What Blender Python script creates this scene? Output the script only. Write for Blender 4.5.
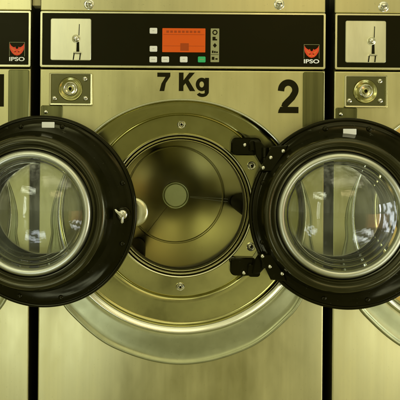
import bpy, math, random
from mathutils import Vector, Matrix
R = math.radians
random.seed(4)
sc = bpy.context.scene
for o in list(bpy.data.objects):
    bpy.data.objects.remove(o, do_unlink=True)
COL = sc.collection

# ------------------------------------------------------------------ camera
S = 0.002308            # metres per photo pixel on the front panels
ZC = 0.62               # height of the drum axis above the floor
D = 1.5                 # camera to front panels
cam_d = bpy.data.cameras.new('camera')
cam = bpy.data.objects.new('camera', cam_d); COL.objects.link(cam)
cam.location = (-32.0 * S, -D, ZC + 61.75 * S)
cam.rotation_euler = (R(90), R(0.45) * -1, 0)
cam_d.sensor_width = 36
cam_d.lens = 36 * (D / S) / 400
cam_d.shift_x = 0.125
cam_d.shift_y = -0.1375
cam_d.clip_end = 100
cam_d.clip_start = 0.02
sc.camera = cam

# ------------------------------------------------------------------ world, lamps, exposure
w = bpy.data.worlds.new('World'); sc.world = w; w.use_nodes = True
nt = w.node_tree; nt.nodes.clear()
N = nt.nodes.new; Lk = nt.links.new
out = N('ShaderNodeOutputWorld'); bg = N('ShaderNodeBackground'); bg.inputs['Strength'].default_value = 1.05
tc = N('ShaderNodeTexCoord'); sep = N('ShaderNodeSeparateXYZ'); Lk(tc.outputs['Generated'], sep.inputs[0])
ramp = N('ShaderNodeValToRGB'); cr = ramp.color_ramp
mp = N('ShaderNodeMapRange'); mp.inputs[1].default_value = -1; mp.inputs[2].default_value = 1
Lk(sep.outputs['Z'], mp.inputs[0]); Lk(mp.outputs[0], ramp.inputs[0])
cr.elements[0].position = 0.0; cr.elements[0].color = (.06, .06, .03, 1)
cr.elements[1].position = 1.0; cr.elements[1].color = (.62, .61, .36, 1)
for p, c in ((.34, (.12, .12, .06)), (.45, (.40, .405, .235)), (.56, (.37, .36, .195)), (.72, (.26, .25, .135))):
    e = cr.elements.new(p); e.color = (*c, 1)
# soft upright bands: doorways, machines and walls across the room
mapn = N('ShaderNodeMapping'); mapn.inputs['Scale'].default_value = (3.2, 3.2, .25)
Lk(tc.outputs['Generated'], mapn.inputs[0])
noi = N('ShaderNodeTexNoise'); noi.inputs['Scale'].default_value = 3.1; noi.inputs['Detail'].default_value = 2
Lk(mapn.outputs[0], noi.inputs['Vector'])
r2 = N('ShaderNodeValToRGB'); r2.color_ramp.elements[0].position = .40; r2.color_ramp.elements[0].color = (.36, .36, .34, 1)
r2.color_ramp.elements[1].position = .62; r2.color_ramp.elements[1].color = (1.42, 1.42, 1.48, 1)
Lk(noi.outputs['Fac'], r2.inputs[0])
mul = N('ShaderNodeMix'); mul.data_type = 'RGBA'; mul.blend_type = 'MULTIPLY'; mul.inputs[0].default_value = 1
Lk(ramp.outputs[0], mul.inputs[6]); Lk(r2.outputs[0], mul.inputs[7])
Lk(mul.outputs[2], bg.inputs['Color']); Lk(bg.outputs[0], out.inputs['Surface'])

def lamp(name, loc, target, sx, sy, power, col):
    d = bpy.data.lights.new(name, 'AREA'); d.shape = 'RECTANGLE'; d.size = sx; d.size_y = sy
    d.energy = power; d.color = col
    o = bpy.data.objects.new(name, d); COL.objects.link(o); o.location = loc
    o.rotation_euler = (Vector(target) - Vector(loc)).to_track_quat('-Z', 'Y').to_euler()
    return o
def broken(o, scale, lo, hi):
    """made-up noise: uneven brightness over the lamp, breaking up its reflection"""
    d = o.data; d.use_nodes = True; n = d.node_tree; em = n.nodes['Emission']
    ge = n.nodes.new('ShaderNodeNewGeometry'); x = n.nodes.new('ShaderNodeTexNoise')
    x.inputs['Scale'].default_value = scale; x.inputs['Detail'].default_value = 1.5
    n.links.new(ge.outputs['Parametric'], x.inputs['Vector'])
    m_ = n.nodes.new('ShaderNodeMapRange'); m_.inputs[1].default_value = lo; m_.inputs[2].default_value = hi
    m_.inputs[3].default_value = .05; m_.inputs[4].default_value = 1.6
    n.links.new(x.outputs['Fac'], m_.inputs[0]); n.links.new(m_.outputs[0], em.inputs['Strength'])
broken(lamp('upper_lamp', (.75, -2.0, 2.6), (0, 0, .6), 2.0, .9, 6, (1, .94, .66)), 1.6, .35, .65)
broken(lamp('upper_lamp', (-1.1, -2.3, 1.78), (.05, .3, .55), .9, .5, 5, (.96, 1, .74)), 2.5, .38, .6)  # added lamp, aimed through the opening to brighten the drum's right side
broken(lamp('upper_lamp', (.70, -2.3, 1.70), (-.05, .3, .55), .8, .4, 1.9, (1, .78, .40)), 2.5, .35, .65)  # another added lamp, for the warm sector low in the drum
broken(lamp('low_glare_lamp', (-.42, -.76, .13), (-.42, -.26, .55), .42, .27, .85, (.88, .97, 1.0)), 2.6, .45, .54)  # low lamp added for the white reflection in the left glass
broken(lamp('low_glare_lamp', (.85, -.80, .14), (.85, -.30, .56), .55, .34, 1.3, (.92, .97, .92)), 2.6, .44, .55)  # added counterpart: reflection in the right glass, light on the lower panels
broken(lamp('window_light', (1.9, -.62, .45), (.4, -.05, .5), .7, .9, 10, (.88, .97, 1.0)), 3.2, .42, .56)
broken(lamp('left_strip_lamp', (-1.6, -3.2, .8), (0, .3, .6), .16, 1.5, 3.5, (.95, 1, .84)), 3.0, .38, .6)  # narrow unseen lamp added to light the drum and streak the glass
lamp('warm_tint_lamp', (1.85, -1.3, .22), (.6, 0, .3), 1.3, .7, 2.0, (1, .52, .19))  # warm lamp added to tint the lower part of the right machine

sc.view_settings.view_transform = 'Standard'; sc.view_settings.look = 'None'
sc.view_settings.exposure = 0.52; sc.view_settings.gamma = 1
sc.cycles.use_denoising = True
sc.cycles.max_bounces = 14; sc.cycles.transmission_bounces = 12; sc.cycles.glossy_bounces = 6
sc.cycles.sample_clamp_indirect = 4
sc.cycles.blur_glossy = 0; sc.cycles.transparent_max_bounces = 24

# ------------------------------------------------------------------ materials
def mat(name, col, rough=.5, metal=0., aniso=0., tangent=None, mottle=0., mscale=(6, 6, 6), coat=0.,
        emit=None, estr=1., spec=.5, streak=None, sk=.06, lint=0., bump=0., bscale=200., rvar=0.):
    m = bpy.data.materials.new(name); m.use_nodes = True
    n = m.node_tree; b = n.nodes['Principled BSDF']
    b.inputs['Base Color'].default_value = (*col, 1)
    b.inputs['Roughness'].default_value = rough; b.inputs['Metallic'].default_value = metal
    b.inputs['Anisotropic'].default_value = aniso
    b.inputs['Coat Weight'].default_value = coat; b.inputs['Coat Roughness'].default_value = .15
    b.inputs['Specular IOR Level'].default_value = spec
    if spec < .3 or 'gasket' in name: b.inputs['Specular Tint'].default_value = (1, .95, .55, 1)
    if emit:
        b.inputs['Emission Color'].default_value = (*emit, 1); b.inputs['Emission Strength'].default_value = estr
    if tangent:
        t = n.nodes.new('ShaderNodeTangent')
        if tangent == 'UV':
            t.direction_type = 'UV_MAP'; t.uv_map = 'UVMap'
        else:
            t.direction_type = 'RADIAL'; t.axis = tangent
        n.links.new(t.outputs[0], b.inputs['Tangent'])
    if mottle or rvar or bump:
        c = n.nodes.new('ShaderNodeTexCoord'); mpg = n.nodes.new('ShaderNodeMapping')
        mpg.inputs['Scale'].default_value = mscale; n.links.new(c.outputs['Object'], mpg.inputs[0])
        x = n.nodes.new('ShaderNodeTexNoise'); x.inputs['Scale'].default_value = 1; x.inputs['Detail'].default_value = 6
        x.inputs['Roughness'].default_value = .62
        n.links.new(mpg.outputs[0], x.inputs['Vector'])
        if mottle:
            rp = n.nodes.new('ShaderNodeValToRGB')
            rp.color_ramp.elements[0].position = .3; rp.color_ramp.elements[1].position = .7
            rp.color_ramp.elements[0].color = (*[q * (1 - mottle) for q in col], 1)
            rp.color_ramp.elements[1].color = (*[min(1, q * (1 + mottle)) for q in col], 1)
            n.links.new(x.outputs['Fac'], rp.inputs[0]); n.links.new(rp.outputs[0], b.inputs['Base Color'])
        if streak:
            m2 = n.nodes.new('ShaderNodeMapping'); m2.inputs['Scale'].default_value = streak
            n.links.new(c.outputs['Object'], m2.inputs[0])
            z = n.nodes.new('ShaderNodeTexNoise'); z.inputs['Scale'].default_value = 1; z.inputs['Detail'].default_value = 3
            n.links.new(m2.outputs[0], z.inputs['Vector'])
            z2 = n.nodes.new('ShaderNodeTexNoise'); z2.inputs['Scale'].default_value = 260; z2.inputs['Detail'].default_value = 1
            n.links.new(c.outputs['Object'], z2.inputs['Vector'])
            r3 = n.nodes.new('ShaderNodeMapRange'); r3.inputs[1].default_value = .3; r3.inputs[2].default_value = .7
            r3.inputs[3].default_value = 1 - sk; r3.inputs[4].default_value = 1 + sk
            n.links.new(z.outputs['Fac'], r3.inputs[0])
            r4 = n.nodes.new('ShaderNodeMapRange'); r4.inputs[1].default_value = .70; r4.inputs[2].default_value = .76
            r4.inputs[3].default_value = 1; r4.inputs[4].default_value = .84
            n.links.new(z2.outputs['Fac'], r4.inputs[0])
            ml = n.nodes.new('ShaderNodeMath'); ml.operation = 'MULTIPLY'
            n.links.new(r3.outputs[0], ml.inputs[0]); n.links.new(r4.outputs[0], ml.inputs[1])
            vm = n.nodes.new('ShaderNodeVectorMath'); vm.operation = 'SCALE'
            n.links.new(rp.outputs[0], vm.inputs[0]); n.links.new(ml.outputs[0], vm.inputs['Scale'])
            n.links.new(vm.outputs[0], b.inputs['Base Color'])
        if lint:
            z = n.nodes.new('ShaderNodeTexNoise'); z.inputs['Scale'].default_value = 95; z.inputs['Detail'].default_value = 5
            z.inputs['Distortion'].default_value = 1.5; n.links.new(c.outputs['Object'], z.inputs['Vector'])
            r3 = n.nodes.new('ShaderNodeMapRange'); r3.inputs[1].default_value = .68; r3.inputs[2].default_value = .74
            r3.inputs[3].default_value = 0; r3.inputs[4].default_value = lint; n.links.new(z.outputs['Fac'], r3.inputs[0])
            mm = n.nodes.new('ShaderNodeMix'); mm.data_type = 'RGBA'; n.links.new(r3.outputs[0], mm.inputs[0])
            n.links.new(rp.outputs[0], mm.inputs[6]); mm.inputs[7].default_value = (.35, .36, .24, 1)
            n.links.new(mm.outputs[2], b.inputs['Base Color'])
        if rvar:
            mr = n.nodes.new('ShaderNodeMapRange'); mr.inputs[1].default_value = .3; mr.inputs[2].default_value = .7
            mr.inputs[3].default_value = max(.02, rough - rvar); mr.inputs[4].default_value = rough + rvar
            n.links.new(x.outputs['Fac'], mr.inputs[0]); n.links.new(mr.outputs[0], b.inputs['Roughness'])
        if bump:
            y = n.nodes.new('ShaderNodeTexNoise'); y.inputs['Scale'].default_value = bscale; y.inputs['Detail'].default_value = 4
            n.links.new(c.outputs['Object'], y.inputs['Vector'])
            bp = n.nodes.new('ShaderNodeBump'); bp.inputs['Strength'].default_value = bump; bp.inputs['Distance'].default_value = .001
            n.links.new(y.outputs['Fac'], bp.inputs['Height']); n.links.new(bp.outputs[0], b.inputs['Normal'])
    return m

M = {}
M['steel'] = mat('brushed_steel', (.615, .575, .285), .40, 1, .25, 'UV', .12, (9, 9, 3.2), rvar=.13, bump=.03, bscale=26, streak=(95, 1, 1.6), sk=.035)
M['steel_top'] = mat('brushed_steel_top', (.63, .585, .315), .36, 1, .4, 'UV', .08, (9, 9, 2), rvar=.08, streak=(95, 1, 1.6), sk=.035)
M['dish'] = mat('pressed_steel', (.43, .41, .165), .17, 1, 0, None, .07, (11, 11, 11), rvar=.07, bump=.05, bscale=24, streak=(40, 40, 40), sk=.05)
M['lip'] = mat('polished_lip', (.86, .85, .66), .24, 1, rvar=.06, mscale=(14, 14, 14))
M['rim'] = mat('glass_rim_metal', (.66, .67, .53), .36, 1, rvar=.06, mscale=(14, 14, 14))
M['trim'] = mat('satin_ring', (.41, .42, .225), .38, .85, 0, None, .07, (9, 9, 9), rvar=.10, bump=.04, bscale=40, streak=(60, 60, 60), sk=.05)
M['strip'] = mat('dark_strip', (.17, .168, .066), .30, 1, 0, None, .35, (70, 20, 1.5), rvar=.05)
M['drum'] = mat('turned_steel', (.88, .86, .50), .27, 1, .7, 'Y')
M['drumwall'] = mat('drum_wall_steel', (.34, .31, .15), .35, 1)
M['hub'] = mat('hub_paint', (.50, .54, .27), .34, 1, mottle=.06, mscale=(40, 40, 40))
M['seal'] = mat('seal_metal', (.74, .71, .46), .27, 1)
M['rubber'] = mat('dark_rubber', (.012, .011, .002), .45, 0, rvar=.1, mscale=(25, 25, 25), bump=.05, spec=.3)
M['black'] = mat('black_plastic', (.0045, .0042, .0004), .15, 0, mottle=.25, mscale=(18, 18, 18), rvar=.07, bump=.012, bscale=120, spec=.2, lint=.12)
M['gasket'] = mat('olive_black_gasket', (.009, .0088, .0016), .20, 0, mottle=.3, mscale=(15, 15, 15), rvar=.10, spec=.7, lint=.08)
M['fascia'] = mat('black_fascia', (.0055, .0048, .0003), .35, 0, rvar=.05, mscale=(12, 12, 12), spec=.14)
M['bezel'] = mat('bezel_metal', (.76, .73, .45), .30, 1, rvar=.08, mscale=(25, 25, 25))
M['plate'] = mat('coin_plate_steel', (.84, .82, .58), .40, 1, 0, None, .12, (30, 30, 6), rvar=.08)
M['chrome'] = mat('bright_metal', (.82, .80, .66), .15, 1, rvar=.05, mscale=(60, 60, 60))
M['darkslot'] = mat('slot_dark', (.008, .007, .002), .6, spec=.15)
M['ink'] = mat('black_ink', (.012, .010, .002), .6, spec=.12)
M['cabinet'] = mat('dark_cabinet_side', (.016, .014, .003), .6, spec=.2)
M['white'] = mat('white_plastic', (.93, .93, .86), .35)
M['weld'] = mat('weld_highlight', (.55, .55, .36), .5, .5)  # pale colour standing in for the highlight along the weld
M['label'] = mat('white_label', (.95, .96, .92), .5)
M['greybtn'] = mat('grey_mark', (.58, .58, .50), .5)
M['green'] = mat('green_button', (.02, .34, .10), .35, emit=(.02, .35, .10), estr=.25)
M['screen'] = mat('orange_screen', (.24, .05, .001), .18, emit=(.80, .085, .001), estr=.36)
M['screen_dim'] = mat('orange_screen_dim', (.20, .04, .001), .18, emit=(.60, .055, .001), estr=.20)
M['iconstrip'] = mat('icon_strip', (.36, .36, .17), .5)
M['red'] = mat('red_enamel_glow', (.75, .05, .008), .45, emit=(.8, .06, .005), estr=.08)  # enamel with a faint glow added to its colour
M['orange'] = mat('orange_enamel', (.85, .16, .01), .45)
M['lockplate'] = mat('lock_plate_steel', (.17, .165, .075), .22, 1, rvar=.06, mscale=(30, 30, 30))
M['floor'] = mat('floor_tile', (.30, .295, .18), .2, mottle=.15, mscale=(3, 3, 3))
M['cream'] = mat('cream_block', (.62, .55, .26), .5)
g = bpy.data.materials.new('door_glass'); g.use_nodes = True
gn = g.node_tree; gn.nodes.remove(gn.nodes['Principled BSDF']); go = gn.nodes['Material Output']
gt = gn.nodes.new('ShaderNodeBsdfTransparent'); gt.inputs[0].default_value = (.965, .985, .95, 1)
gl = gn.nodes.new('ShaderNodeBsdfGlossy'); gl.inputs['Roughness'].default_value = .02
fr = gn.nodes.new('ShaderNodeFresnel'); fr.inputs['IOR'].default_value = 1.58
gm = gn.nodes.new('ShaderNodeMixShader')
gn.links.new(fr.outputs[0], gm.inputs[0]); gn.links.new(gt.outputs[0], gm.inputs[1]); gn.links.new(gl.outputs[0], gm.inputs[2])
# pale diffuse haze mixed into the glass to brighten it
df = gn.nodes.new('ShaderNodeBsdfDiffuse'); df.inputs[0].default_value = (.75, .80, .62, 1)
mx = gn.nodes.new('ShaderNodeMixShader'); tcg = gn.nodes.new('ShaderNodeTexCoord'); ng = gn.nodes.new('ShaderNodeTexNoise')
ng.inputs['Scale'].default_value = 8; ng.inputs['Detail'].default_value = 6; gn.links.new(tcg.outputs['Object'], ng.inputs['Vector'])
mg = gn.nodes.new('ShaderNodeMapRange'); mg.inputs[1].default_value = .45; mg.inputs[2].default_value = .8
mg.inputs[3].default_value = .01; mg.inputs[4].default_value = .15
gn.links.new(ng.outputs['Fac'], mg.inputs[0]); gn.links.new(mg.outputs[0], mx.inputs[0])
gn.links.new(gm.outputs[0], mx.inputs[1]); gn.links.new(df.outputs[0], mx.inputs[2]); gn.links.new(mx.outputs[0], go.inputs['Surface'])
M['glass'] = g

# ------------------------------------------------------------------ mesh helpers (u right, v up, d towards camera, in photo pixels)
class MB:
    def __init__(self, centre=True):
        self.v = []; self.f = []; self.m = []; self.zc = ZC if centre else 0.
    def p(self, u, v, d):
        self.v.append((u * S, -d * S, self.zc + v * S)); return len(self.v) - 1
    def face(self, idx, mi=0):
        self.f.append(tuple(idx)); self.m.append(mi)
    def bridge(self, a, b, mi=0, closed=True):
        n = len(a)
        for i in range(n if closed else n - 1):
            j = (i + 1) % n
            self.face((a[i], a[j], b[j], b[i]), mi)
    def lathe(self, prof, n=128, cu=0, cv=0, mi=0, closed=False, cap0=False, cap1=False, cd=0):
        """prof: (r, d) rings, or (function of angle, d)"""
        loops = []
        for r, d in prof:
            lp = []
            for i in range(n):
                a = 2 * math.pi * i / n
                rr = r(a) if callable(r) else r
                dd = d(a) if callable(d) else d
                lp.append(self.p(cu + rr * math.cos(a), cv + rr * math.sin(a), cd + dd))
            loops.append(lp)
        for a, b in zip(loops, loops[1:]): self.bridge(a, b, mi)
        if closed: self.bridge(loops[-1], loops[0], mi)
        if cap0: self.face(loops[0], mi)
        if cap1: self.face(loops[-1], mi)
        return loops
    def plate(self, pts, d0, d1, bev=.4, mi=0):
        n = len(pts)
        cu = sum(q[0] for q in pts) / n; cv = sum(q[1] for q in pts) / n
        area = sum(pts[i][0] * pts[(i + 1) % n][1] - pts[(i + 1) % n][0] * pts[i][1] for i in range(n))
        if area < 0: pts = pts[::-1]
        ins = []
        for i in range(n):
            a = Vector(pts[i - 1]); b = Vector(pts[i]); c = Vector(pts[(i + 1) % n])
            e1 = (b - a).normalized(); e2 = (c - b).normalized()
            n1 = Vector((-e1.y, e1.x)); n2 = Vector((-e2.y, e2.x)); nn = n1 + n2
            if nn.length < 1e-6: nn = n1
            nn.normalize(); k = bev / max(.35, nn.dot(n1))
            ins.append((b.x + nn.x * k, b.y + nn.y * k))
        l0 = [self.p(x, y, d0) for x, y in pts]
        l1 = [self.p(x, y, d1 - bev) for x, y in pts]
        l2 = [self.p(pts[i][0] * .3 + ins[i][0] * .7, pts[i][1] * .3 + ins[i][1] * .7, d1 - bev * .3) for i in range(n)]
        ins2 = [(ins[i][0], ins[i][1]) for i in range(n)]
        l3 = [self.p(x, y, d1) for x, y in ins2]
        kf = (bev + min(.12, bev * .5)) / bev
        l4 = [self.p(pts[i][0] + (ins[i][0] - pts[i][0]) * kf, pts[i][1] + (ins[i][1] - pts[i][1]) * kf, d1) for i in range(n)]
        self.bridge(l0, l1, mi); self.bridge(l1, l2, mi); self.bridge(l2, l3, mi); self.bridge(l3, l4, mi)
        self.face(l4, mi); self.face(l0[::-1], mi)
    def rrect(self, u0, u1, v0, v1, d0, d1, rad=1., bev=.4, mi=0, k=5):
        self.plate(rr(u0, u1, v0, v1, rad, k), d0, d1, bev, mi)
    def box(self, u0, u1, v0, v1, d0, d1, mi=0):
        q = [self.p(u, v, d) for d in (d0, d1) for u, v in ((u0, v0), (u1, v0), (u1, v1), (u0, v1))]
        for f in ((3, 2, 1, 0), (4, 5, 6, 7), (0, 1, 5, 4), (1, 2, 6, 5), (2, 3, 7, 6), (3, 0, 4, 7)):
            self.face([q[i] for i in f], mi)
    def dome(self, cu, cv, d, r, h, mi=0, n=20, slot=False):
        pr = [(r, d - .5), (r, d + h * .25), (r * .9, d + h * .6), (r * .65, d + h * .88), (r * .3, d + h)]
        self.lathe(pr, n, cu, cv, mi, cap1=True)
    def build(self, name, mats, parent=None, sharp=32, uv=False):
        import bmesh
        me = bpy.data.meshes.new(name)
        me.from_pydata(self.v, [], self.f)
        for mm in (mats if isinstance(mats, (list, tuple)) else [mats]): me.materials.append(mm)
        for p_, mi in zip(me.polygons, self.m): p_.material_index = mi
        bm = bmesh.new(); bm.from_mesh(me); bmesh.ops.recalc_face_normals(bm, faces=bm.faces); bm.to_mesh(me); bm.free()
        for p_ in me.polygons: p_.use_smooth = True
        me.set_sharp_from_angle(angle=R(sharp))
        if uv:
            ul = me.uv_layers.new(name='UVMap')
            for lo in me.loops:
                c = me.vertices[lo.vertex_index].co
                ul.data[lo.index].uv = (c.z, c.x + c.y * .5)
        o = bpy.data.objects.new(name, me); COL.objects.link(o)
        if parent: o.parent = parent
        return o

def stroke(pts, wd):
    Lf, Rt = [], []
    n = len(pts)
    for i in range(n):
        a = Vector(pts[max(0, i - 1)]); c = Vector(pts[min(n - 1, i + 1)]); t = (c - a).normalized()
        w_ = wd[i] if isinstance(wd, (list, tuple)) else wd
        q = Vector(pts[i]); nn = Vector((-t.y, t.x)) * w_ / 2
        Lf.append(tuple(q + nn)); Rt.append(tuple(q - nn))
    return Lf + Rt[::-1]
def arc(cx, cy, rx, ry, a0, a1, n=16):
    return [(cx + rx * math.cos(R(a0 + (a1 - a0) * i / n)), cy + ry * math.sin(R(a0 + (a1 - a0) * i / n))) for i in range(n + 1)]
def glyph(name, u, v, polys, parent):
    b = MB()
    for k, pl in enumerate(polys):
        b.plate([(u + x, v + y) for x, y in pl], .1, .32 + .03 * k, .03)
    return b.build(name, M['ink'], parent)

def rr(u0, u1, v0, v1, rad, k=5):
    pts = []
    for cx, cy, a0 in ((u1 - rad, v0 + rad, -90), (u1 - rad, v1 - rad, 0), (u0 + rad, v1 - rad, 90), (u0 + rad, v0 + rad, 180)):
        for i in range(k + 1):
            a = R(a0 + 90 * i / k); pts.append((cx + rad * math.cos(a), cy + rad * math.sin(a)))
    return pts

def U(px, py):
    """photo pixel on the front panels -> machine coordinates (upright, drum axis = origin)"""
    k = .00785
    x = px - 150; y = py - 145
    return (x + y * k - 32.0, 61.75 - (y - x * k))

def curve_at(tab, a):
    """smooth radius by degrees away from straight up"""
    for (a0, r0), (a1, r1) in zip(tab, tab[1:]):
        if a0 <= a <= a1:
            t = (a - a0) / (a1 - a0); t = t * t * (3 - 2 * t)
            return r0 + (r1 - r0) * t
    return tab[-1][1]
def from_up(a):
    dgr = math.degrees(a) % 360
    x = abs(((dgr - 90) + 180) % 360 - 180)
    return x
def r_dish(a):
    x = R(from_up(a))
    return 118.2 - 7.2 * math.cos(x) - 4.2 * math.cos(2 * x)
RING = [(0, 1.6), (72, 2.4), (100, 9), (116, 24), (134, 31), (155, 34.5), (180, 36.5)]
def r_ring(a): return r_dish(a) + curve_at(RING, from_up(a))
def hole_k(a): return .35 + .65 * curve_at([(0, 0), (60, .1), (120, 1), (180, 1)], from_up(a))
def off(f, k): return lambda a: f(a) + k

def text_obj(body, name, u0, v0, height, width, d, m, parent, bold=0.0, thick=.25):
    cu = bpy.data.curves.new(name, 'FONT'); cu.body = body; cu.size = 1; cu.offset = bold; cu.resolution_u = 6
    t = bpy.data.objects.new(name, cu); COL.objects.link(t)
    dg = bpy.context.evaluated_depsgraph_get(); dg.update()
    me = bpy.data.meshes.new_from_object(t.evaluated_get(dg))
    bpy.data.objects.remove(t, do_unlink=True)
    xs = [v.co.x for v in me.vertices]; ys = [v.co.y for v in me.vertices]
    x0, x1, y0, y1 = min(xs), max(xs), min(ys), max(ys)
    kx = width / (x1 - x0); ky = height / (y1 - y0)
    for v in me.vertices:
        x, y = v.co.x, v.co.y
        v.co = ((u0 + (x - x0) * kx) * S, -(d) * S, (parent_z(parent) + (v0 + (y - y0) * ky) * S))
    me.materials.clear(); me.materials.append(m); me.name = name
    o = bpy.data.objects.new(name, me); COL.objects.link(o); o.parent = parent
    return o
def parent_z(p): return ZC

# ------------------------------------------------------------------ floor
mb = MB(False)
me_f = bpy.data.meshes.new('floor')
me_f.from_pydata([(-30, -40, 0), (30, -40, 0), (30, 4, 0), (-30, 4, 0)], [], [(0, 1, 2, 3)]); me_f.materials.append(M['floor'])
fl = bpy.data.objects.new('floor', me_f); COL.objects.link(fl); fl['kind'] = 'structure'

# ------------------------------------------------------------------ one washing machine
HW = 142.5
VB = -ZC / S            # floor in machine units
VT = 226
DEPTH = 300

def machine():
    root = bpy.data.objects.new('washing_machine', None); COL.objects.link(root)
    root.empty_display_size = .1
    # cabinet: sides, back, top, base, open at the front
    b = MB()
    b.box(-HW, -HW + 2, VB, VT, -DEPTH, -2)
    b.box(HW - 2, HW, VB, VT, -DEPTH, -2)
    b.box(-HW + 2.01, HW - 2.01, VB, VT, -DEPTH, -DEPTH + 2)
    b.box(-HW + 2.01, HW - 2.01, VT - 2, VT - .02, -DEPTH + 2.01, -2)
    b.box(-HW + 2.01, HW - 2.01, VB + .02, VB + 2, -DEPTH + 2.01, -2)
    b.build('cabinet', M['cabinet'], root)
    # front panel with the big opening
    vt, vb = 137.0, VB + 14
    b = MB()
    angs = set(2 * math.pi * i / 240 for i in range(240))
    ca = [math.atan2(y, x) % (2 * math.pi) for x, y in ((HW, vt), (-HW, vt), (-HW, vb), (HW, vb))]
    angs = sorted(a for a in angs if min(abs(a - c) for c in ca) > .008) + ca
    angs = sorted(angs)
    def rect(a, g):
        c, s_ = math.cos(a), math.sin(a)
        k = min((HW - g) / abs(c) if abs(c) > 1e-9 else 1e9, ((vt - g) / s_ if s_ > 1e-9 else ((vb + g) / s_ if s_ < -1e-9 else 1e9)))
        return k * c, k * s_
    L = []
    for g_, d_ in ((0, -6), (0, -1.2), (.35, -.4), (1.1, 0), (1.6, 0)):
        L.append([b.p(*rect(a, g_), d_) for a in angs])
    L.append([b.p((r_ring(a) - 2 * hole_k(a) + .5) * math.cos(a), (r_ring(a) - 2 * hole_k(a) + .5) * math.sin(a), 0) for a in angs])
    hole = [b.p((r_ring(a) - 2 * hole_k(a)) * math.cos(a), (r_ring(a) - 2 * hole_k(a)) * math.sin(a), 0) for a in angs]
    hole2 = [b.p((r_ring(a) - 2 * hole_k(a)) * math.cos(a), (r_ring(a) - 2 * hole_k(a)) * math.sin(a), -6) for a in angs]
    L += [hole, hole2]
    for p, q in zip(L, L[1:]): b.bridge(p, q)
    fp = b.build('front_panel', M['steel'], root, uv=True)
    # kick panel
    b = MB(); b.rrect(-HW + 1, HW - 1, VB + .5, vb - 1, -12, -6, 1, .5); b.build('kick_panel', M['cabinet'], root)
    # top panel with its screws
    b = MB(); b.rrect(-HW, HW, 195.6, VT + .6, -20, .4, 1.2, .8)
    tp = b.build('top_panel', M['steel_top'], root, uv=True)
    for px in (89, 279):
        u, v = U(px, 4.5)
        b = MB(); b.lathe([(5.2, .2), (5.2, .9), (4.6, 1.3), (3.6, 1.4)], 24, u, v, 0, cap1=True)
        b.dome(u, v, 1.3, 3.4, 2.2); b.box(u - 2.4, u + 2.4, v - .35, v + .35, 3.0, 3.62, 1)
        b.build('screw', [M['chrome'], M['darkslot']], tp)
    # thin raised side strips in a darker metal
    for u0, u1, v0, v1, sv in ((120.4, 141.2, 74, 136, None), (-141.2, -119.5, 74, 100.6, (46, 112))):
        b = MB(); b.rrect(u0, u1, v0, v1, -.2, 1.4, 2.0, .6)
        st = b.build('side_strip', M['strip'], root, uv=True)
        if sv:
            u, v = U(*sv); b = MB(); b.dome(u, v, .9, 2.0, 1.6); b.build('screw', M['chrome'], st)
    # bowl pressed round the opening, a ring coloured greener than the panel below it, bright rolled lip
    b = MB()
    kk = lambda a: curve_at([(0, .10), (50, .14), (95, .45), (130, 1.), (180, 1.)], from_up(a))
    dz = lambda h: (lambda a: h * kk(a))
    b.lathe([(off(r_dish, .6), lambda a: .1 + 1.2 * kk(a)), (off(r_dish, .1), -1.), (off(r_dish, -.7), -8.6), (off(r_dish, -1.6), -9.9), (off(r_dish, -4.), -10.7),
             (100, -12.6), (96, -13.2), (94.7, -14.0), (93.9, -15.4), (93.1, -15.2), (92, -13.6), (88, -14.2), (76, -16.8), (73.5, -17.2), (72.5, -22)], 240)
    ds = b.build('door_surround', M['dish'], root, sharp=50)
    qq = lambda a: .12 + .88 * kk(a)
    def ro(k): return lambda a: r_ring(a) - k * qq(a)
    def do_(k): return lambda a: k * qq(a)
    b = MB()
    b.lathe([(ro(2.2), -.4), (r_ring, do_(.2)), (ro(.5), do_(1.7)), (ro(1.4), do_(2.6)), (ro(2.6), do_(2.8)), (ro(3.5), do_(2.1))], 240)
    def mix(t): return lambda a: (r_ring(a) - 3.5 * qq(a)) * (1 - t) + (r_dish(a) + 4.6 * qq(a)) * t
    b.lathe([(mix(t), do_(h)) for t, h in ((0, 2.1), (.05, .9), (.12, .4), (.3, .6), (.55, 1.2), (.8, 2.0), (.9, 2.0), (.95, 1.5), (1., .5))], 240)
    b.build('outer_ring', M['trim'], ds, sharp=60)
    b = MB()
    b.lathe([((lambda a, k=k: r_dish(a) + k * qq(a)), do_(h)) for k, h in
             ((5.0, .3), (4.9, 2.6), (4.5, 3.8), (3.8, 4.5), (3.0, 4.4), (2.2, 4.0), (.9, 3.2), (-.4, 2.3), (-1.2, 1.5), (-1.7, .4), (-1.8, -1.5), (-.4, -2.))], 240)
    b.build('rolled_lip', M['lip'], ds, sharp=70)
    for k in range(6):
        a = R(90 + 60 * k); u, v = 83 * math.cos(a), 83 * math.sin(a)
        b = MB()
        b.lathe([(4.4, -15.8), (4.3, -14.), (3.7, -13.4), (2.9, -13.5), (2.5, -14.)], 28, u, v, 0)
        b.lathe([(2.5, -14.3), (2.4, -13.2), (1.9, -12.7), (1.2, -12.6)], 20, u, v, 0)
        b.lathe([(1.2, -12.6), (1.1, -13.6)], 6, u, v, 1, cap1=True)
        b.build('bolt', [M['chrome'], M['darkslot']], ds)
    # seal rings and throat
    b = MB()
    b.lathe([(74.2, -17.4), (74, -15), (73.2, -14.2), (72.3, -14.8), (72, -17.)], 160)
    b.lathe([(72, -17.), (71.4, -18.6), (71, -17.5)], 160, mi=1)
    b.lathe([(71, -17.5), (70.7, -16), (70, -15.4), (69.3, -16), (69, -18.4)], 160)
    b.lathe([(69, -18.4), (68.4, -20), (68, -19.)], 160, mi=1)
    b.lathe([(68, -19.), (67.7, -17.4), (67, -16.8), (66.2, -17.6), (66.1, -20)], 160)
    b.lathe([(66.1, -20), (66.5, -24), (68, -40)], 160, mi=1)
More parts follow.
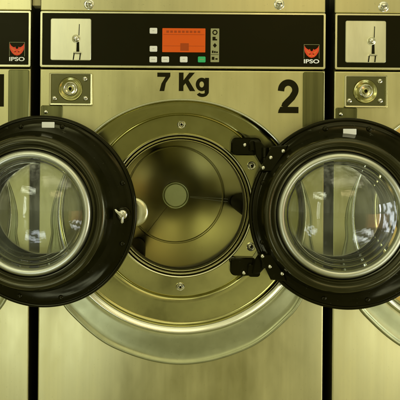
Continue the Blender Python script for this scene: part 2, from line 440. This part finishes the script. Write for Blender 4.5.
    b.build('door_seal', [M['seal'], M['rubber']], root, sharp=45)
    # drum
    BK = -172
    b = MB()
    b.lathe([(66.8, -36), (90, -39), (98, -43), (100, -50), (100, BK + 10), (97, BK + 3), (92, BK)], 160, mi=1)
    b.lathe([(92, BK), (62.4, BK + 8), (61.2, BK + 8.4), (60.6, BK + 9.6), (59.6, BK + 9.8), (58.5, BK + 8.6), (40, BK + 14), (20, BK + 20), (14, BK + 21.5)], 160, mi=0)
    b.lathe([(14, BK + 21.5), (.6, BK + 21.5)], 160, mi=0)
    dr = b.build('drum', [M['drum'], M['drumwall']], root, sharp=50)
    b = MB(); b.lathe([(17.0, BK + 18.5), (16.9, BK + 22.8), (16.4, BK + 23.5), (16.0, BK + 23.7), (14.9, BK + 23.7), (14.5, BK + 23.2), (14.0, BK + 23.7), (13, BK + 23.7), (.3, BK + 23.7)], 64, cap1=True)
    b.build('hub', M['hub'], dr, sharp=60)
    for deg in (-6, 114, 234):
        a = R(deg); b = MB(); loops = []
        for d_, tip in ((BK + 8, 0), (BK + 30, 2), (-72, 2), (-62, 0), (-56, -4), (-52, -10)):
            lp = []
            for i in range(13):
                q = math.pi * i / 12
                rad = 101 - (25 + tip) * math.sin(q) ** .8 - (6 if 0 < i < 12 else 0)
                tan = 13 * math.cos(q)
                u = rad * math.cos(a) - tan * math.sin(a); v = rad * math.sin(a) + tan * math.cos(a)
                lp.append(b.p(u, v, d_))
            loops.append(lp)
        for p, q in zip(loops, loops[1:]): b.bridge(p, q, 0, False)
        b.face(loops[-1]); b.face(loops[0])
        b.build('lifter', M['darkslot'], dr, sharp=40)
    # drum creases radiating from the hub
    for deg, t0 in ((-6, 1.6), (-6, -1.6), (234, 0)):
        a = R(deg); b = MB()
        c, s_ = math.cos(a), math.sin(a)
        pts = [(18, .18 + t0 * .3), (58, .32 + t0), (90, .32 + t0), (90, -.32 + t0), (58, -.32 + t0), (18, -.18 + t0 * .3)]
        up = [b.p(r * c - t * s_, r * s_ + t * c, BK + 20.6 - (r - 18) * .29 + .35) for r, t in pts]
        b.face(up); b.build('weld_seam', M['weld'] if t0 else M['drumwall'], dr)

    # control panel
    cp0, cp1 = 138.6, 194.8
    b = MB()
    o_ = rr(-HW, HW, cp0, cp1, 1.4); i_ = rr(-HW + 2.1, HW - 2.1, cp0 + 2.2, cp1 - 2.0, .8)
    lo = [[b.p(x, y, -8) for x, y in o_], [b.p(x, y, .6) for x, y in o_],
          [b.p(x * .9985, cp0 + .4 + (y - cp0) * (1 - .8 / 56), 1.4) for x, y in o_],
          [b.p(x, y, 1.4) for x, y in i_], [b.p(x, y, -1) for x, y in i_]]
    for p, q in zip(lo, lo[1:]): b.bridge(p, q)
    cpn = b.build('control_panel', M['bezel'], root)
    b = MB(); b.plate(rr(-HW + 1.6, HW - 1.6, cp0 + 1.7, cp1 - 1.5, .8), -2, .5, .2); b.build('fascia', M['fascia'], cpn)
    def pr2(x0, x1, y0, y1):
        a = U(x0, y1); c = U(x1, y0); return a[0], c[0], a[1], c[1]
    # coin plate: slot, knob, return opening and small flap
    u0, u1, v0, v1 = pr2(50.6, 91.4, 18.9, 60.4)
    b = MB(); b.rrect(u0, u1, v0, v1, .2, 1.9, 1.8, .5)
    cx = lambda px: U(px, 40)[0]; cy = lambda py: U(76, py)[1]
    # coin slot blade, leaning slightly, with its escutcheon
    b.plate([(cx(77.9), cy(36.4)), (cx(80.1), cy(36.4)), (cx(80.6), cy(24)), (cx(78.6), cy(24))], 1.6, 2.15, .2, 0)
    b.plate([(cx(78.7), cy(36)), (cx(79.5), cy(36)), (cx(79.9), cy(24.5)), (cx(79.2), cy(24.5))], 1.95, 2.35, .1, 1)
    b.lathe([(4.4, 1.6), (4.3, 2.3), (3.6, 2.7)], 28, cx(76.4), cy(39)); b.dome(cx(76.4), cy(39), 2.2, 3.3, 3.2, 2)
    b.plate([(cx(75.6), cy(53)), (cx(80.6), cy(53)), (cx(80.3), cy(41.5)), (cx(76.), cy(41.5))], 1.6, 2.2, .25, 0)
    b.plate([(cx(76.6), cy(52.6)), (cx(79.7), cy(52.6)), (cx(79.4), cy(42.3)), (cx(76.9), cy(42.3))], 2.0, 2.5, .1, 1)
    b.plate([(cx(73.6), cy(54)), (cx(81.8), cy(54)), (cx(81.2), cy(52.2)), (cx(74.2), cy(52.2))], 1.8, 4.4, .4, 2)
    for xa, xb in ((74.4, 73.6), (80.6, 80.0)):
        b.plate([(cx(xb) - .5, cy(60)), (cx(xb) + .5, cy(60)), (cx(xa) + .5, cy(54)), (cx(xa) - .5, cy(54))], 1.8, 2.6, .2, 1)
    b.build('coin_plate', [M['plate'], M['darkslot'], M['chrome']], cpn, uv=True)
    # display and buttons
    u0, u1, v0, v1 = pr2(162.2, 205.4, 28.6, 52.2)
    b = MB(); b.rrect(u0, u1, v0, v1, .3, 1.0, .5, .2)
    b.box(u0 + 1, u1 - 1, v1 - 6.6, v1 - 6.1, .9, 1.08, 1)
    b.box(u0 + 1, u1 - 1, v0 + 6.0, v0 + 6.4, .9, 1.08, 1)
    b.box(u0 + 18, u0 + 26.5, v0 + 1.4, v0 + 9, .9, 1.12, 1)
    for k in range(9): b.box(u0 + 4 + k * 3.9, u0 + 6.6 + k * 3.9, v1 - 4.6, v1 - 2.4, .9, 1.1, 1)
    b.build('display', [M['screen'], M['screen_dim']], cpn)
    for i, (px, py) in enumerate(((153.4, 31), (153.4, 49), (153.2, 59.6), (165.2, 59.6), (183.6, 59.6), (201.6, 59.6))):
        u, v = U(px, py); b = MB()
        b.rrect(u - 3.8, u + 3.8, v - 2.9, v + 2.9, .3, 1.8, 1., .4)
        w_ = 1.0 if i in (0, 1, 4) else 1.9
        b.box(u - w_, u + w_, v - .28, v + .28, 1.7, 1.86, 1)
        b.build('button', [M['green'] if i == 5 else M['white'], M['iconstrip'] if i == 5 else M['greybtn']], cpn)
    u0, u1, v0, v1 = pr2(210.4, 219.2, 28.6, 62.2)
    b = MB(); b.rrect(u0, u1, v0, v1, .3, .8, .5, .15)
    uc = (u0 + u1) / 2
    b.lathe([(2.6, .75), (2.6, .95), (1.5, .95), (1.5, .75)], 16, uc, v1 - 4, 1)
    b.box(uc - 2.4, uc + .6, v1 - 12, v1 - 8.4, .7, .95, 1); b.box(uc + .6, uc + 2.2, v1 - 12, v1 - 10.6, .7, .94, 1)
    b.plate([(uc + 2, v1 - 17), (uc, v1 - 14.6), (uc - 2, v1 - 17), (uc, v1 - 19.4)], .7, .95, .1, 1)
    for k in range(3): b.box(uc - 2.8 + k * 2.1, uc - 1.3 + k * 2.1, v1 - 24.6, v1 - 22.2 - k * .4, .7, .95, 1)
    b.box(u0 + .5, u1 - .5, v1 - 26.4, v1 - 26, .7, .95, 1)
    b.box(uc - 3, uc - .4, v1 - 31.4, v1 - 28.4, .7, .95, 1); b.box(uc + .6, uc + 2.8, v1 - 31.2, v1 - 29.8, .7, .95, 1)
    b.build('icon_strip', [M['iconstrip'], M['ink']], cpn)
    # emblem badge with its lettering
    u0, u1, v0, v1 = pr2(303.6, 319.2, 44.6, 63.6)
    b = MB()
    t_ = .3
    for q in ((u0, u1, v1 - t_, v1), (u0, u0 + t_, v0 + 5, v1 - t_), (u1 - t_, u1, v0 + 5, v1 - t_)):
        b.box(*q, .4, .72, 2)
    uc = (u0 + u1) / 2; hw = (u1 - u0) / 2 - .5; y0 = v0 + 6.4; hh = v1 - y0 - 1.2
    for sgn in (1, -1):
        P = lambda x, y: (uc + sgn * x * hw, y0 + y * hh)
        b.plate([P(0, -.06), P(.36, .0), P(.66, .16), P(.92, .42), P(1.0, .62), P(.98, 1.0), P(.84, .82), P(.60, .70), P(.36, .64), P(.24, .72), P(.16, .56), P(0, .50)], .45, .95, .05, 0)
        b.plate([P(.14, .36), P(.46, .50), P(.86, .66), P(.70, .48), P(.42, .30)], .9, 1.05, .03, 1)
        b.plate([P(.04, .20), P(.30, .16), P(.66, .32), P(.34, .08), P(.06, .06)], .9, 1.05, .03, 1)
        b.plate([P(.12, .32), P(.40, .26), P(.22, .22)], .9, 1.1, .03, 3)
    em = b.build('emblem', [M['red'], M['orange'], M['iconstrip'], M['darkslot']], cpn)
    text_obj('IPSO', 'emblem_lettering', u0, v0 + .2, 4.1, u1 - u0, .8, M['label'], cpn, bold=.028)
    # lock plate
    u0, u1, v0, v1 = pr2(49.2, 92.8, 73.2, 105.4)
    b = MB()
    o_ = rr(u0, u1, v0, v1, 1.5); i_ = rr(u0 + 1.9, u1 - 1.9, v0 + 1.9, v1 - 1.4, .8)
    lo = [[b.p(x, y, -.2) for x, y in o_], [b.p(x, y, 1.8) for x, y in o_], [b.p(x * .7 + i_[k][0] * .3, y * .7 + i_[k][1] * .3, 2.6) for k, (x, y) in enumerate(o_)],
          [b.p(x, y, 2.4) for x, y in i_], [b.p(x, y, .2) for x, y in i_]]
    for p, q in zip(lo, lo[1:]): b.bridge(p, q)
    lp = b.build('lock_frame', M['bezel'], root)
    b = MB(); b.plate(rr(u0 + 1, u1 - 1, v0 + 1, v1 - .8, .8), -.5, .7, .2); b.build('lock_plate', M['lockplate'], lp)
    u, v = U(70.6, 89)
    b = MB()
    b.lathe([(12.2, .5), (12.1, 1.6), (11.5, 2.3), (10.8, 2.2), (10., 1.2), (7.4, .9)], 48, u, v, mi=2)
    b.lathe([(7.4, .9), (7.2, 2.6), (6.6, 3.8), (6.0, 4.1), (5.4, 3.6), (5.0, 2.4), (3.2, 2.0)], 48, u, v, mi=0)
    b.lathe([(3.2, 2.0), (3.0, 3.0), (2.4, 3.3), (1.6, 3.2)], 32, u, v, mi=2); b.lathe([(1.6, 3.2), (1.5, 2.0)], 32, u, v, 1, cap1=True)
    b.box(u - .5, u + .5, v - 2.2, v - .6, 3.0, 3.4, 1)
    b.build('lock_cylinder', [M['chrome'], M['darkslot'], M['dish']], lp, sharp=50)
    for px, py in ((54.6, 98.6), (85.6, 98.6), (85.2, 79)):
        u, v = U(px, py); b = MB(); b.dome(u, v, .6, 2.7, 2.4); b.box(u - 1.8, u + 1.8, v - .25, v + .25, 2.5, 3.1, 1)
        b.build('screw', [M['chrome'], M['darkslot']], lp)
    # hinges: arm fixed beside the seal, knuckle, strap towards the door
    for sg in (1, -1):
        vc = 61.0 if sg > 0 else -60.0
        b = MB()
        b.rrect(49.5, 80, vc - 9, vc + 9, -14, -3, 5.5, 1.2)
        b.rrect(67, 79, vc - 7 + sg * 2.2, vc + 5.2 + sg * 1.4, -4, 1.5, 3, 1)
        b.plate([(71, vc + 5.5 * sg), (78, vc + 5 * sg), (86, vc - 4 * sg), (89, vc - 1 * sg), (82, vc - 25 * sg), (77.5, vc - 16 * sg), (73, vc - 9 * sg)], -9, 5., .9)
        n0 = 18
        for i, (rad, z0, z1) in enumerate(((3.6, -23, -11), (3.9, -10.4, -1))):
            l1 = []
            for z in (z0, z1):
                l1.append([b.p(82.5 + rad * math.cos(2 * math.pi * k / n0), vc + sg * z, 4.5 + rad * math.sin(2 * math.pi * k / n0)) for k in range(n0)])
            b.bridge(*l1); b.face(l1[0]); b.face(l1[1])
        hg = b.build('hinge', M['black'], root, sharp=40)
        b = MB(); b.dome(63.3, vc - (-1.6 if sg > 0 else 5.8) * 1, -3.2, 2.1, 1.8); b.build('screw', M['chrome'], hg)
    return root

def door(root):
    A = R(-6.5)
    c = (158.0 * S, -20.5 * S, ZC - 3.3 * S)
    b = MB(False)
    prof = [(70, -9), (86, -9.5), (91, -7.5), (92.6, -4), (93, 0), (92.6, 1.8), (91.6, 2.8), (90.4, 3.), (89.6, 2.5), (89.2, 1.9), (88.4, 2.0),
            (87.6, 2.6), (84, 3.4), (80, 3.9), (77, 4.0), (74, 4), (70, 4)]
    b.lathe(prof, 200, closed=True)
    d = b.build('door', M['black'], root, sharp=48)
    d.location = c; d.rotation_euler = (0, 0, A)
    b = MB(False)
    EC = -7.0          # the window sits off-centre, towards the hinge, on a raised collar
    b.lathe([(78.2, 2.6), (77.8, 4.2), (76.6, 6.4), (74.6, 13), (73, 18), (71.4, 20.4), (69.4, 21.4), (67, 21.2), (65.4, 19.6), (64.6, 17.4), (63.4, 16.6), (62.2, 17.4), (61.0, 17.6), (60.4, 16.4), (60.6, 14.4)], 200, EC)
    b.build('gasket', M['gasket'], d, sharp=50)
    b = MB(False)
    b.lathe([(60.2, 14.6), (59.9, 16.5), (59.2, 19), (57.8, 20.9), (56.2, 21.6), (54.4, 21.4), (53.0, 20.4), (52.2, 18.8), (52.2, 16.6), (55, 14.8), (60, 10.5), (68, 4.6), (74, 2.4)], 200, EC); b.build('glass_rim', M['rim'], d, sharp=60)  # metal ring for the bright glass edge; inner flare added to bounce light
    # glass bowl bulging towards the drum side, with a real wall thickness
    b = MB(False)
    hh = lambda r_: 18.5 + 19 * (1 - (r_ / 53.) ** 2.4)
    o_ = [(53.2, 14), (53.1, 17.5)] + [(r_, hh(r_)) for r_ in (53, 51.5, 49.5, 46.5, 42.5, 38, 32, 26, 20, 13, 7, .3)]
    i_ = [(r_ * .952, hh(r_) - 2.8) for r_ in (.3, 7, 13, 20, 26, 32, 38, 42.5, 46.5, 49.5, 51.5, 53)] + [(50.4, 13)]
    b.lathe(o_ + i_, 160, EC, closed=True)
    b.build('glass', M['glass'], d, sharp=60)
    # outer pane clamp at the back
    # hinge leaves on the ring
    for sg in (1, -1):
        b = MB(False)
        b.plate([(-83.5, 40 * sg), (-71.5, 65 * sg), (-56, 66 * sg), (-58.5, 59 * sg), (-71, 40 * sg)], 2.4, 6.8, 1.1)
        hl = b.build('hinge_leaf', M['black'], d, sharp=40)
        for x, y in ((-79.5, 43.5), (-72.3, 53.5), (-60.6, 60.)):
            yy = y * sg + (.2 if sg > 0 else 1.6)
            b = MB(False); b.dome(x, yy, 6.7, 2.1, 2.0); b.build('screw', M['chrome'], hl)
    # latch tongue on the free edge
    b = MB(False)
    b.lathe([(7.4, 3.4), (7, 5.6), (5.6, 6.4), (4.8, 6.4)], 28, 80.5, -.6, 1)
    b.lathe([(4.8, 6.2), (4.6, 10), (3.8, 11), (2, 11.3)], 24, 80.5, -.6, 0, cap1=True)
    b.plate([(79.4, -3.4), (77.6, -1.6), (74, 2.2), (73, 4.6), (74.6, 5), (77, 3), (80.5, 1.8), (82, -.5)], 9.6, 14, .8, 0)
    b.plate([(79.4, -3.4), (79, -8), (80.4, -9), (82, -7.6), (82.4, -1.2)], 9.2, 13, .8, 0)
    b.build('latch', [M['chrome'], M['black']], d, sharp=45)
    # pull handle seen past the edge
    b = MB(False)
    b.lathe([(1, -7.6), (8, -7.4), (12, -7.8), (13.8, -9), (14.2, -10.5), (13.6, -12), (8, -12.6)], 56, 88.6, 0, 0, cap0=True, cap1=True)
    b.build('handle', M['bezel'], d, sharp=60)
    # white paper tag and ring screws
    b = MB(False); b.rrect(-6.2, 6.2, -2.8, 2.8, 0, .9, .5, .2)
    tg = b.build('paper_tag', M['label'], d); tg.location = (2.5 * S, -3.3 * S, 79.3 * S)
    for deg in (76, 104, 256, 284, 20, -20, 200, 160):
        a = R(deg); b = MB(False)
        b.dome(84.5 * math.cos(a), 84.5 * math.sin(a), 3.0, 2.6, 1.9); b.build('ring_screw', M['black'], d)
    return d

def children(o): return [c for c in bpy.data.objects if c.parent == o]
def copy_tree(o, parent=None):
    c = o.copy(); COL.objects.link(c)
    if parent: c.parent = parent
    for ch in children(o): copy_tree(ch, c)
    return c

PITCH = 294.3 * S
mid = machine(); dmid = door(mid)
mach = {0: mid}
for k in (-1, 1):
    r_ = copy_tree(mid); r_.location.x = k * PITCH; mach[k] = r_
for k, lab in ((0, 'steel front-loading washing machine numbered 2, its open drum in the middle'),
               (-1, 'steel washing machine on the left whose open door shows a bright window reflection'),
               (1, 'steel washing machine on the right, mostly hidden behind the open black door')):
    mach[k]['label'] = lab; mach[k]['category'] = 'washing machine'; mach[k]['group'] = 'washing machines side by side'
# lettering on the middle machine, number on the left one
u, v = U(157.2, 91)
glyph('capacity_lettering', u, v, [[(0, 18.4), (13, 18.4), (13, 14.8), (8.6, 8), (7.0, 0), (2.3, 0), (4.2, 7.5), (8.2, 14.2), (0, 14.2)]], mid)
u, v = U(178.8, 91)
glyph('capacity_lettering', u, v, [[(0, 0), (4.6, 0), (4.6, 5.2), (6.6, 7.8), (11, 0), (16.4, 0), (9.7, 11), (15.9, 18.4), (10.4, 18.4), (4.6, 10.8), (4.6, 18.4), (0, 18.4)]], mid)
u, v = U(195.6, 97)
glyph('capacity_lettering', u, v, [stroke(arc(6.0, 12.6, 4.1, 4.9, 0, 358, 30), 3.7), [(9.0, 5), (13.2, 5), (13.2, 19.2), (9.3, 19.2)],
      stroke([(11.1, 5.6), (11.0, 4.2)] + arc(6.7, 4.2, 4.2, 2.5, -12, -165, 12), [4.2, 4.1] + [3.3] * 13)], mid)
u, v = U(277.6, 113)
glyph('machine_number', u, v, [stroke([(3.2, 22.0)] + arc(10.5, 23.2, 7.1, 7.3, 172, -32, 24) + [(14.2, 15.4), (10.2, 11.4), (7.4, 8.4), (6.6, 5.9)], [6.4] + [6.4] * 25 + [6.5, 6.5, 6.5, 6.2]),
      [(.4, 0), (20.8, 0), (20.8, 6.2), (2.7, 6.2), (1.0, 3.)]], mid)
glyph('machine_number', 105.4, 99, [[(3.4, 0), (10.4, 0), (10.4, 32.4), (5.2, 32.4), (3.4, 29.0), (-2.2, 26.6), (-2.2, 22), (3.4, 23.6)]], mach[-1])
# left door: tag sits a little higher on the ring
for ch in bpy.data.objects:
    if ch.name.startswith('paper_tag') and ch.parent and ch.parent.parent == mach[-1]:
        ch.location = (6.6 * S, -3.0 * S, 83.6 * S)
# cream block across the top of the left gap
b = MB(); b.rrect(-HW - 9.2, -HW - .1, 201.5, 224, -20, -6, .6, .3); f_ = b.build('gap_top_block', M['cream'], mid)
